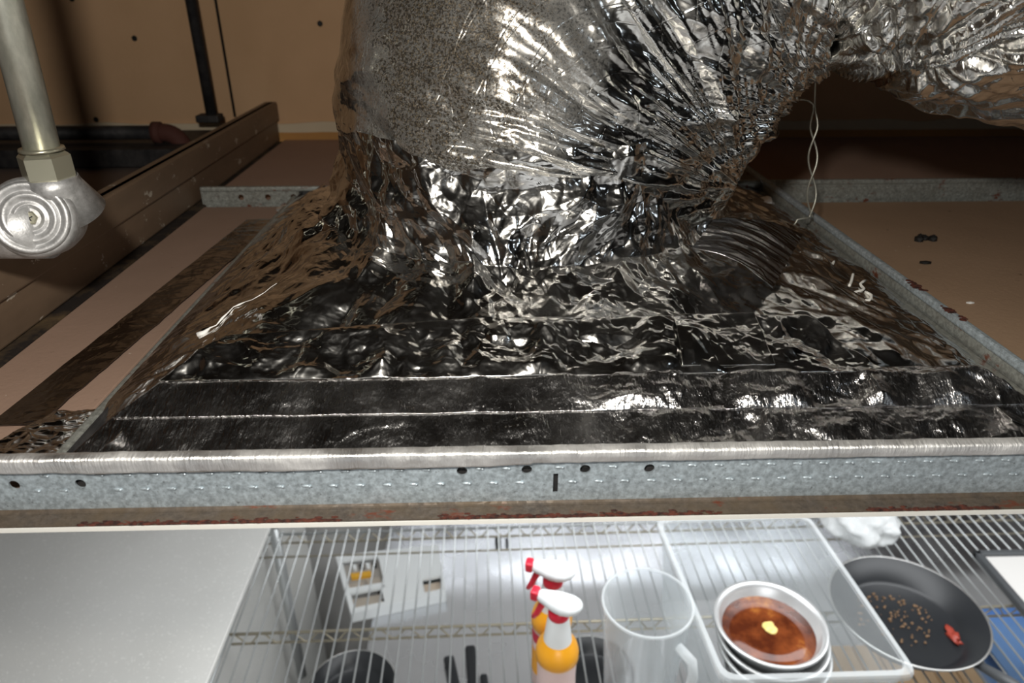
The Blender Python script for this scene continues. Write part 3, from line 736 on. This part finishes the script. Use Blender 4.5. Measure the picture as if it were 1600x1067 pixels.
prof = [(.0245, .0090), (.0240, .0118), (.0225, .0126), (.0205, .0118), (.0190, .0105), (.0180, .0105), (.0165, .0120), (.0150, .0124), (.0135, .0112), (.0120, .0098), (.0108, .0098), (.0095, .0108), (.0085, .0108), (.0075, .0095), (.0060, .0088), (0, .0088)]
b = latheb(prof, 64, Mx); obj('round_cover', b, M['cast'], cnd, True, loc=(0, 0, 0))
b = bmesh.new(); lathe(b, [(.0050, .0085), (.0050, .0108), (.0040, .0114), (0, .0114)], 6, Mx)
sc = obj('screw', b, M['nut'], cnd, loc=(0, 0, 0)); sc['label'] = 'brassy hex screw with a cross slot'
b = bmesh.new()
for rz in (0.4, 0.4 + PI / 2): bx(b, (0, 0, .0114), (.0045, .0008, .0006), rz, m=Mx)
obj('screw_slot', b, M['black'], sc, loc=(0, 0, 0))
# ================================================================== kitchen below
SZ = -.93
# dusty sheet-metal top of a tall cabinet (left)
xs = at_z(419, 829, -.82).x
cb = thing('tall_cabinet', 'tall cabinet with dusty speckled grey metal top, left of the wire shelf', 'cabinet', (xs - .6, .95, -2.45))
obj('cabinet_top', box((xs - .6, .85, -.826), (1.2, 1.8, .012), 0, .002), M['sheet'], cb)
obj('cabinet_body', box((xs - .62, .85, -1.64), (1.1, 1.7, 1.615)), M['sheet'], cb)
# wire shelf unit
WZ = -1.43
yb_ = at_z(600, 832, SZ).y; ym = at_z(600, 986, SZ + .0).y; xl = at_z(356, 996, SZ).x; yfr = ym - (yb_ - ym); xr = xl + 2.15
srz = math.radians(1.0)
sh = thing('wire_shelf', 'zinc wire shelf spanning the kitchen below, holding bottles, bin and pan', 'shelf', (xl, ym, SZ)); sh.rotation_euler = (0, 0, srz)
SL = xr - xl; yb0 = yb_ - ym; 
wire_me = bpy.data.meshes.new('wire'); b = bmesh.new(); tube(b, [(0, -yb0 - .005, 0), (0, yb0 + .005, 0)], .0019, 8); b.to_mesh(wire_me); b.free()
wire_me.materials.append(M['wire']); wire_me.polygons.foreach_set('use_smooth', [True] * len(wire_me.polygons))
k = 0; x = .012
while x < SL - .01:
    o = bpy.data.objects.new('wire', wire_me); C.objects.link(o); o.parent = sh; o.location = (x, 0, .0045); x += .0262
for yy in (yb0, 0, -yb0):
    tr = obj('truss', tubeb([(0, yy, 0), (SL, yy, 0)], .0032, 8), M['wire'] if yy else M['wire_old'], sh, True, loc=(0, 0, 0))
    b = bmesh.new(); tube(b, [(0, yy, -.028), (SL, yy, -.028)], .0026, 8); zz = []
    i = 0; x = 0
    while x < SL:
        zz += [(x, yy, -.002), (x + .012, yy, -.002), (x + .030, yy, -.026), (x + .042, yy, -.026)]; x += .060
    tube(b, zz, .0018, 6)
    obj('truss_zigzag', b, M['wire_old'], tr, True, loc=(0, 0, 0))
obj('cross_wire', tubeb([(0, yb0 * .76, -.006), (SL, yb0 * .76, -.006)], .0022, 8), M['wire_old'], sh, True, loc=(0, 0, 0))
for yy in (yb0, -yb0): 
    for xx in (.02, SL - .02):
        obj('post', tubeb([(xx, yy + .0, WZ - SZ + .001), (xx, yy, .02)], .0125, 16), M['wire'], sh, True, loc=(0, 0, 0))
for xx in (0.0, SL): obj('end_wire', tubeb([(xx, -yb0, 0), (xx, yb0, 0)], .003, 8), M['wire'], sh, True, loc=(0, 0, 0))
# stainless counter below
WZ = -1.43
ct = thing('steel_counter', 'shiny stainless steel counter beneath the wire shelf', 'counter', (.5, 1.3, -2.45))
obj('countertop', box((.875, 1.30, WZ - .02), (2.5, 1.38, .04), 0, .004), M['steel'], ct)
obj('counter_body', box((.875, 1.35, -1.96), (2.4, 1.2, .98)), M['steel'], ct)
obj('backsplash', box((.875, 1.985, WZ + .15), (2.5, .02, .30)), M['steel'], ct)
# white electronic housing with cut-outs on the counter
q0, q1, q2, q3 = [at_z(u, v, WZ + .04) for (u, v) in ((524, 868), (684, 850), (697, 925), (548, 958))]
eh = thing('appliance_cover', 'white plastic appliance cover with cut-outs showing a circuit board, under the wires', 'appliance part', (q0 + q2) / 2)
ex = (q1 - q0).normalized(); ey = (q0 - q3).normalized(); cen = (q0 + q1 + q2 + q3) / 4
def quad(b, a0, a1, b0, b1, z0, z1):   # a along top edge 0..1, b down the side 0..1
    def P(a, b_): return q0 * (1 - a) * (1 - b_) + q1 * a * (1 - b_) + q2 * a * b_ + q3 * (1 - a) * b_
    vs_ = []
    for z in (z0, z1):
        for (a, b_) in ((a0, b0), (a1, b0), (a1, b1), (a0, b1)):
            p = P(a, b_); vs_.append(b.verts.new((p.x, p.y, z)))
    for f in ((0, 1, 2, 3), (7, 6, 5, 4), (0, 4, 5, 1), (1, 5, 6, 2), (2, 6, 7, 3), (3, 7, 4, 0)): b.faces.new([vs_[i] for i in f])
zt0, zt1 = WZ + .028, WZ + .040
b = bmesh.new()
for r in ((0, 1, 0, .10), (0, .05, .10, 1), (.40, 1, .10, .66), (.05, .40, .60, .68), (.36, .78, .66, 1), (.78, 1, .92, 1), (.05, .36, .93, 1), (.97, 1, .66, .92)): quad(b, *r, zt0, zt1)
obj('cover_plate', b, M['plastic_white'], eh)
b = bmesh.new()
for r in ((0, 1, 0, .015), (0, 1, .985, 1), (0, .012, 0, 1), (.988, 1, 0, 1)): quad(b, *r, WZ + .001, zt0)
obj('cover_side', b, M['plastic_white'], eh)
b = bmesh.new(); quad(b, .05, .42, .10, .6, WZ + .012, WZ + .015); obj('circuit_board', b, M['pcb'], eh)
b = bmesh.new(); quad(b, .10, .30, .30, .38, WZ + .015, WZ + .027); obj('amber_part', b, M['amber'], eh)
for k in range(4):
    b = bmesh.new(); quad(b, .14 + k * .065, .175 + k * .065, .14, .22, WZ + .015, WZ + .025); obj('chip', b, M['black'] if k % 2 else M['plastic_white'], eh)
b = bmesh.new(); quad(b, .05, .20, .45, .58, WZ + .015, WZ + .02); quad(b, .06, .34, .70, .92, WZ + .01, WZ + .016); quad(b, .24, .38, .42, .58, WZ + .015, WZ + .022); obj('terminal_block', b, MT('terminal', (.55, .48, .40), .6).m, eh)
b = bmesh.new(); quad(b, .79, .96, .68, .90, WZ + .01, WZ + .018); obj('cardboard_pad', b, MT('pad', (.70, .58, .46), .7).m, eh)
# small black magnet-clips
p = at_z(778, 850, WZ); tag(obj('black_clip', box((0, 0, .012), (.018, .02, .024), .1, .002), M['black'], loc=p), 'tiny black clip on the counter behind the wires, left of two', 'clip')
p = at_z(792, 850, WZ); tag(obj('black_clip', box((0, 0, .010), (.008, .018, .020), .1, .002), M['black'], loc=p), 'narrower tiny black clip on the counter, right of two', 'clip')
# pans and handles lying on the counter
def pan(label, c, r, h, z, handle=None):
    t = thing('frying_pan', label, 'pan', (c.x, c.y, z))
    pr_ = [(0, 0), (r * .74, 0), (r * .80, h * .15), (r * .99, h), (r, h), (r * .975, h), (r * .77, h * .2), (r * .72, .004), (0, .004)]
    o = obj('pan_body', latheb(pr_, 72), M['pan'], t, loc=(0, 0, 0)); smooth_angle(o, 60)
    b = bmesh.new(); lathe(b, [(r * .985, h - .001), (r * 1.0, h + .0012), (r * 1.018, h), (r * 1.01, h - .003)], 72); obj('pan_rim', b, M['pan_rim'], t, True, loc=(0, 0, 0))
    if handle:
        a0 = handle; d = Vector((math.cos(a0), math.sin(a0), 0)); 
        obj('handle', tubeb([tuple(d * r * .95 + Vector((0, 0, h * .7))), tuple(d * (r + .05) + Vector((0, 0, h * .9))), tuple(d * (r + .19) + Vector((0, 0, h * 1.1)))], [.008, .011, .012], 12), M['grey_frame'], t, True, loc=(0, 0, 0))
    return t
pan('black frying pan on the counter at the bottom, left of the black handles', at_z(550, 1075, WZ + .04), .115, .045, WZ + .001)
pan('black frying pan on the counter behind the orange spray bottles', at_z(925, 1050, WZ + .04), .115, .045, WZ + .001)
for k, (u0, v0, u1, v1) in enumerate(((700, 1012, 716, 1090), (734, 996, 742, 1090), (755, 1040, 762, 1100))):
    a0 = at_z(u0, v0, WZ + .05); a1 = at_z(u1, v1, WZ + .05)
    b = bmesh.new(); d = (a1 - a0); L = d.length; bx(b, (L / 2, 0, 0), (L, .030 if k < 2 else .022, .022), 0, .008)
    o = obj('utensil_handle', b, M['pan'], loc=a0 - Vector((0, 0, .037))); o.rotation_euler = (0, 0, math.atan2(d.y, d.x))
    tag(o, ['leftmost black utensil handle on the counter below the wires', 'longest black utensil handle, middle of three below the wires', 'shortest black utensil handle, right of three below the wires'][k], 'utensil')
# spray bottles
def spray(label, cu, cv, seed, hang, red_label):
    c = at_z(cu, cv, -.668); base = Vector((c.x, c.y, SZ + .006))
    t = thing('spray_bottle', label, 'spray bottle', base, 'orange spray bottles on the wire shelf')
    zc = c.z - base.z; r = .0345
    z0 = zc - .105
    o = obj('bottle_body', latheb([(0, 0), (r * .9, 0), (r, .006), (r, z0 * .5), (r * .97, z0 * .75), (r, z0)], 40), M['pink'], t, True, loc=(0, 0, 0))
    if red_label:
        b = bmesh.new(); lathe(b, [(r * 1.01, z0 - .005), (r * 1.015, z0 - .03)], 40); obj('label_band', b, MT('label_red', (.62, .02, .06), .4).m, t, True, loc=(0, 0, 0))
        bb = bmesh.new(); lathe(bb, [(r * 1.015, z0 - .05), (r * 1.02, z0 - .11)], 40); obj('label_band', bb, M['orange_pl'], t, True, loc=(0, 0, 0))
    obj('bottle_shoulder', latheb([(r, z0), (r * 1.07, z0 + .004), (r * 1.08, z0 + .018), (r * .98, z0 + .032), (r * .72, z0 + .044), (.020, z0 + .050), (.018, z0 + .052)], 40), M['orange_pl'], t, True, loc=(0, 0, 0))
    obj('bottle_neck', latheb([(.0250, z0 + .038), (.0225, z0 + .060), (.0185, zc - .012), (.0165, zc - .006)], 32), M['plastic_white'], t, True, loc=(0, 0, 0))
    obj('collar', latheb([(.0165, zc - .008), (.0178, zc - .006), (.0178, zc + .008), (.0150, zc + .011)], 32), M['red'], t, True, loc=(0, 0, 0))
    # head: flattened shell, long axis along the nozzle
    Mh = Matrix.Translation((0, 0, zc + .009)) @ Matrix.Rotation(hang, 4, 'Z')
    b = bmesh.new(); rings = []
    secs = [(-.036, .007, .008, .017), (-.033, .0085, .010, .017), (-.022, .0115, .012, .016), (-.008, .0155, .014, .014), (.008, .0175, .015, .013), (.022, .0165, .0135, .014), (.032, .0125, .010, .016), (.038, .007, .006, .0175), (.040, .002, .002, .018)]
    for (x, hw_, hh, zc_) in secs: rings.append([b.verts.new(Mh @ Vector((x, 1.25 * hw_ * math.cos(q_), zc_ + hh * math.sin(q_)))) for q_ in np.linspace(0, 2 * PI, 20, endpoint=False)])
    for i in range(len(rings) - 1):
        for k in range(20): b.faces.new([rings[i][k], rings[i][(k + 1) % 20], rings[i + 1][(k + 1) % 20], rings[i + 1][k]])
    b.faces.new(rings[0]); b.faces.new(rings[-1][::-1])
    tube(b, [tuple(Mh @ Vector((0, 0, -.002))), tuple(Mh @ Vector((0, 0, .012)))], .0145, 20)
    hd = obj('spray_head', b, M['plastic_white'], t, True, loc=(0, 0, 0))
    b = bmesh.new(); bx(b, (-.042, 0, .018), (.014, .020, .020), 0, .004, m=Mh); obj('nozzle', b, M['red'], t, loc=(0, 0, 0))
    b = bmesh.new(); tube(b, [tuple(Mh @ Vector(p)) for p in ((-.022, 0, .010), (-.031, -.001, -.004), (-.037, -.002, -.022), (-.044, -.003, -.034))], [.006, .006, .0055, .004], 12); obj('trigger', b, M['red'], t, True, loc=(0, 0, 0))
    return t
spray('orange spray bottle with white head, front one of two on the wire shelf', 873, 957, 1, -.42, False)
spray('orange spray bottle with red label, standing behind the front one', 864, 906, 2, -.22, True)
# clear round container
cp = at_z(1012, 940, SZ + .245); cc = thing('clear_jug', 'tall clear plastic jug with handle, right of the spray bottles', 'jug', (cp.x, cp.y, SZ + .007))
R1 = .076
o = obj('jug_wall', latheb([(R1 * .80, 0), (R1 * .82, .004), (R1, .238), (R1 * 1.03, .240), (R1 * 1.03, .237), (R1 * .975, .236), (R1 * .79, .008), (0, .006)], 64), M['clear'], cc, True, loc=(0, 0, 0))
obj('jug_rim', latheb([(R1 * .99, .2365), (R1 * 1.0, .2405), (R1 * 1.04, .240), (R1 * 1.045, .236)], 64), M['clear_rim'], cc, True, loc=(0, 0, 0))
b = bmesh.new(); d = Vector((.55, -.83, 0)); hz = [(1.0, .20), (1.42, .195), (1.50, .17), (1.42, .08), (.93, .06)]
tube(b, [tuple(d * R1 * a_ + Vector((0, 0, z))) for (a_, z) in hz], .009, 10); obj('handle', b, M['clear_rim'], cc, True, loc=(0, 0, 0))
# clear bin
RZ = SZ + .215
b0, b1, b2, b3 = [at_z(u, v, RZ) for (u, v) in ((1022, 810), (1263, 804), (1438, 1057), (1128, 1066))]
bn = thing('clear_bin', 'large clear plastic food bin on the wire shelf, bowls inside', 'bin', ((b0 + b2) / 2).xy.to_3d() + Vector((0, 0, SZ + .007)))
def ringpts(sc, z):
    c = (b0 + b1 + b2 + b3) / 4; out = []
    cs = [c + (p - c) * sc for p in (b0, b1, b2, b3)]
    for i in range(4):
        p = cs[i]; pr_ = cs[i - 1]; nx = cs[(i + 1) % 4]; a_ = p + (pr_ - p).normalized() * .025; e = p + (nx - p).normalized() * .025
        for t_ in (0, .25, .5, .75, 1): q_ = a_ * (1 - t_) ** 2 + p * 2 * t_ * (1 - t_) + e * t_ ** 2; out.append(Vector((q_.x, q_.y, z)))
    return out
def loft(rs, cap=False):
    b = bmesh.new(); R_ = [[b.verts.new(p) for p in r] for r in rs]; n_ = len(R_[0])
    for i in range(len(R_) - 1):
        for k in range(n_): b.faces.new([R_[i][k], R_[i][(k + 1) % n_], R_[i + 1][(k + 1) % n_], R_[i + 1][k]])
    if cap: b.faces.new(R_[0])
    return b
zb0 = SZ + .009
obj('bin_wall', loft([ringpts(.86, zb0), ringpts(.95, RZ - .004), ringpts(.935, RZ - .004), ringpts(.85, zb0 + .003)], True), M['clear'], bn)
obj('bin_rim', loft([ringpts(.935, RZ - .004), ringpts(.94, RZ + .002), ringpts(.99, RZ + .002), ringpts(1.0, RZ - .002), ringpts(1.0, RZ - .010)]), M['clear_rim'], bn)
# bowls inside
bc = at_z(1203, 975, SZ + .190)
BR = .092
for k in range(3):
    z = SZ + .012 + .128 - k * .022 ; off = Vector((.004 * k, -.008 * k, 0))
    lbl = ['top bowl of the stack in the clear bin, holding brown soup', 'middle silver bowl under the soup bowl in the clear bin', 'lowest silver bowl of the stack in the clear bin'][k]
    t = thing('bowl', lbl, 'bowl', (bc.x + off.x, bc.y + off.y, z), 'bowls stacked in the clear bin')
    hh = .055
    pr_ = [(0, 0), (BR * .70, 0), (BR * .80, .006), (BR * .96, hh - .006), (BR, hh - .003), (BR * 1.05, hh), (BR * 1.06, hh - .002), (BR * 1.05, hh + .002), (BR * .99, hh + .002), (BR * .93, hh - .006), (BR * .76, .006), (0, .004)]
    obj('bowl_body', latheb(pr_, 72), M['bowl'], t, True, loc=(0, 0, 0))
    if k == 0:
        s = tag(obj('soup', latheb([(0, .034), (BR * .5, .0338), (BR * .865, .034), (BR * .87, .030), (0, .028)], 64), M['soup'], smooth=True, loc=(bc.x, bc.y, z)), 'glossy brown soup in the top bowl', 'soup')
        b = bmesh.new(); bmesh.ops.create_icosphere(b, subdivisions=3, radius=.012)
        for v_ in b.verts: v_.co *= 1 + .6 * mnoise.noise(v_.co * 90); v_.co.z *= .35
        tag(obj('soup_highlight', b, M['highlight'], smooth=True, loc=(bc.x + .004, bc.y + .004, z + .036)), 'yellow blob standing for a highlight on the brown soup', 'highlight')  # yellow highlight on the soup, modelled as a coloured blob
# filler under the stack: fourth support is the bin bottom
t = thing('storage_tub', 'pale tub standing under the bowl stack inside the clear bin', 'tub', (bc.x + .008, bc.y - .016, SZ + .014))
obj('tub_body', latheb([(0, 0), (.075, 0), (.080, .080), (.076, .080), (.071, .004), (0, .004)], 48), M['bowl'], t, True, loc=(0, 0, 0))
# frying pan on the shelf
pc = at_z(1418, 950, SZ + .055)
fp = pan('large black frying pan with food scraps, right of the clear bin', pc, .148, .048, SZ + .007, handle=-1.05)
def lump(name, u, v, s, col, label, cat, sc=(1, 1, .5)):
    p = at_z(u, v, SZ + .014); b = bmesh.new(); bmesh.ops.create_icosphere(b, subdivisions=3, radius=s)
    for v_ in b.verts: v_.co *= 1 + .9 * mnoise.noise(v_.co * (1.6 / s)); v_.co = Vector((v_.co.x * sc[0], v_.co.y * sc[1], v_.co.z * sc[2]))
    return tag(obj(name, b, col, smooth=True, loc=p), label, cat)
red_m = MT('red_scrap', (.35, .05, .03), .4).m; br_m = MT('brown_scrap', (.25, .15, .08), .6).m
lump('food_scrap', 1490, 993, .014, red_m, 'dark red food scrap in the frying pan near its right side', 'food scrap', (.7, 1.4, .5))
b = bmesh.new()
for k in range(130):
    a_ = random.uniform(0, 2 * PI); rr_ = random.choice((random.gauss(.072, .008), random.uniform(.01, .06))); 
    if math.sin(a_) < -.3 and rr_ > .06: continue
    s = random.uniform(.001, .0035); res = bmesh.ops.create_icosphere(b, subdivisions=1, radius=s); bmesh.ops.translate(b, verts=res['verts'], vec=(rr_ * math.cos(a_) - .01, rr_ * math.sin(a_), 0))
o = obj('food_crumbs', b, br_m, loc=(pc.x, pc.y, SZ + .013)); tag(o, 'brown dried food crumbs scattered in the frying pan', 'crumbs'); o['kind'] = 'stuff'
# plastic bag
pb = at_z(1350, 835, SZ + .05); b = bmesh.new(); bmesh.ops.create_icosphere(b, subdivisions=5, radius=1)
for v_ in b.verts:
    d = v_.co.copy(); k = 1 + .22 * mnoise.noise(d * 2.2) + .10 * abs(mnoise.noise(d * 6)) ; v_.co = Vector((d.x * .085 * k, d.y * .10 * k, d.z * .055 * k))
tag(obj('plastic_bag', b, M['bag'], smooth=True, loc=(pb.x, pb.y + .05, SZ + .075)), 'crumpled white plastic bag behind the frying pan', 'bag')
# framed board at right
e0 = at_z(1521, 858, SZ + .03); fbx = thing('framed_board', 'white board with dark grey frame lying on the shelf at the right edge', 'board', (e0.x + .2, e0.y - .15, SZ + .012))
fw, fl = .40, .30
for (cx, cy, sx, sy) in ((fw / 2, -.008, fw, .016), (fw / 2, -fl + .008, fw, .016), (.008, -fl / 2, .016, fl), (fw - .008, -fl / 2, .016, fl)):
    obj('frame_bar', box((e0.x + cx, e0.y + cy, SZ + .020), (sx, sy, .018), 0, .004), M['grey_frame'], fbx)
obj('board_panel', box((e0.x + fw / 2, e0.y - fl / 2, SZ + .017), (fw - .03, fl - .03, .008)), M['board'], fbx)
# wooden board, and a blue reflection built as a coloured open box, at right
wbx = thing('wooden_board', 'slatted pale wooden board on the counter beneath the frying pan', 'board', tuple(at_z(1400, 1040, WZ + .001)))
pcn = at_z(1400, 1040, WZ + .02)
for k in range(7):
    obj('slat', box((pcn.x + (k - 3) * .062, pcn.y - .04, WZ + .012), (.058, .22, .020), 0, .003), M['wood'], wbx)
pt = at_z(1590, 1010, WZ + .05)
bt = thing('blue_reflection', 'blue open box standing for a blue reflection at the lower right corner', 'reflection', (pt.x + .05, pt.y, WZ + .023))
obj('reflection_base', box((0.05, 0, .004), (.32, .26, .006)), M['blue'], bt, loc=(0, 0, 0))
for (cx, cy, sx, sy) in ((.05, .13, .32, .006), (.05, -.13, .32, .006), (-.11, 0, .006, .26), (.21, 0, .006, .26)):
    obj('reflection_side', box((cx, cy, .022), (sx, sy, .04)), M['blue'], bt, loc=(0, 0, 0))
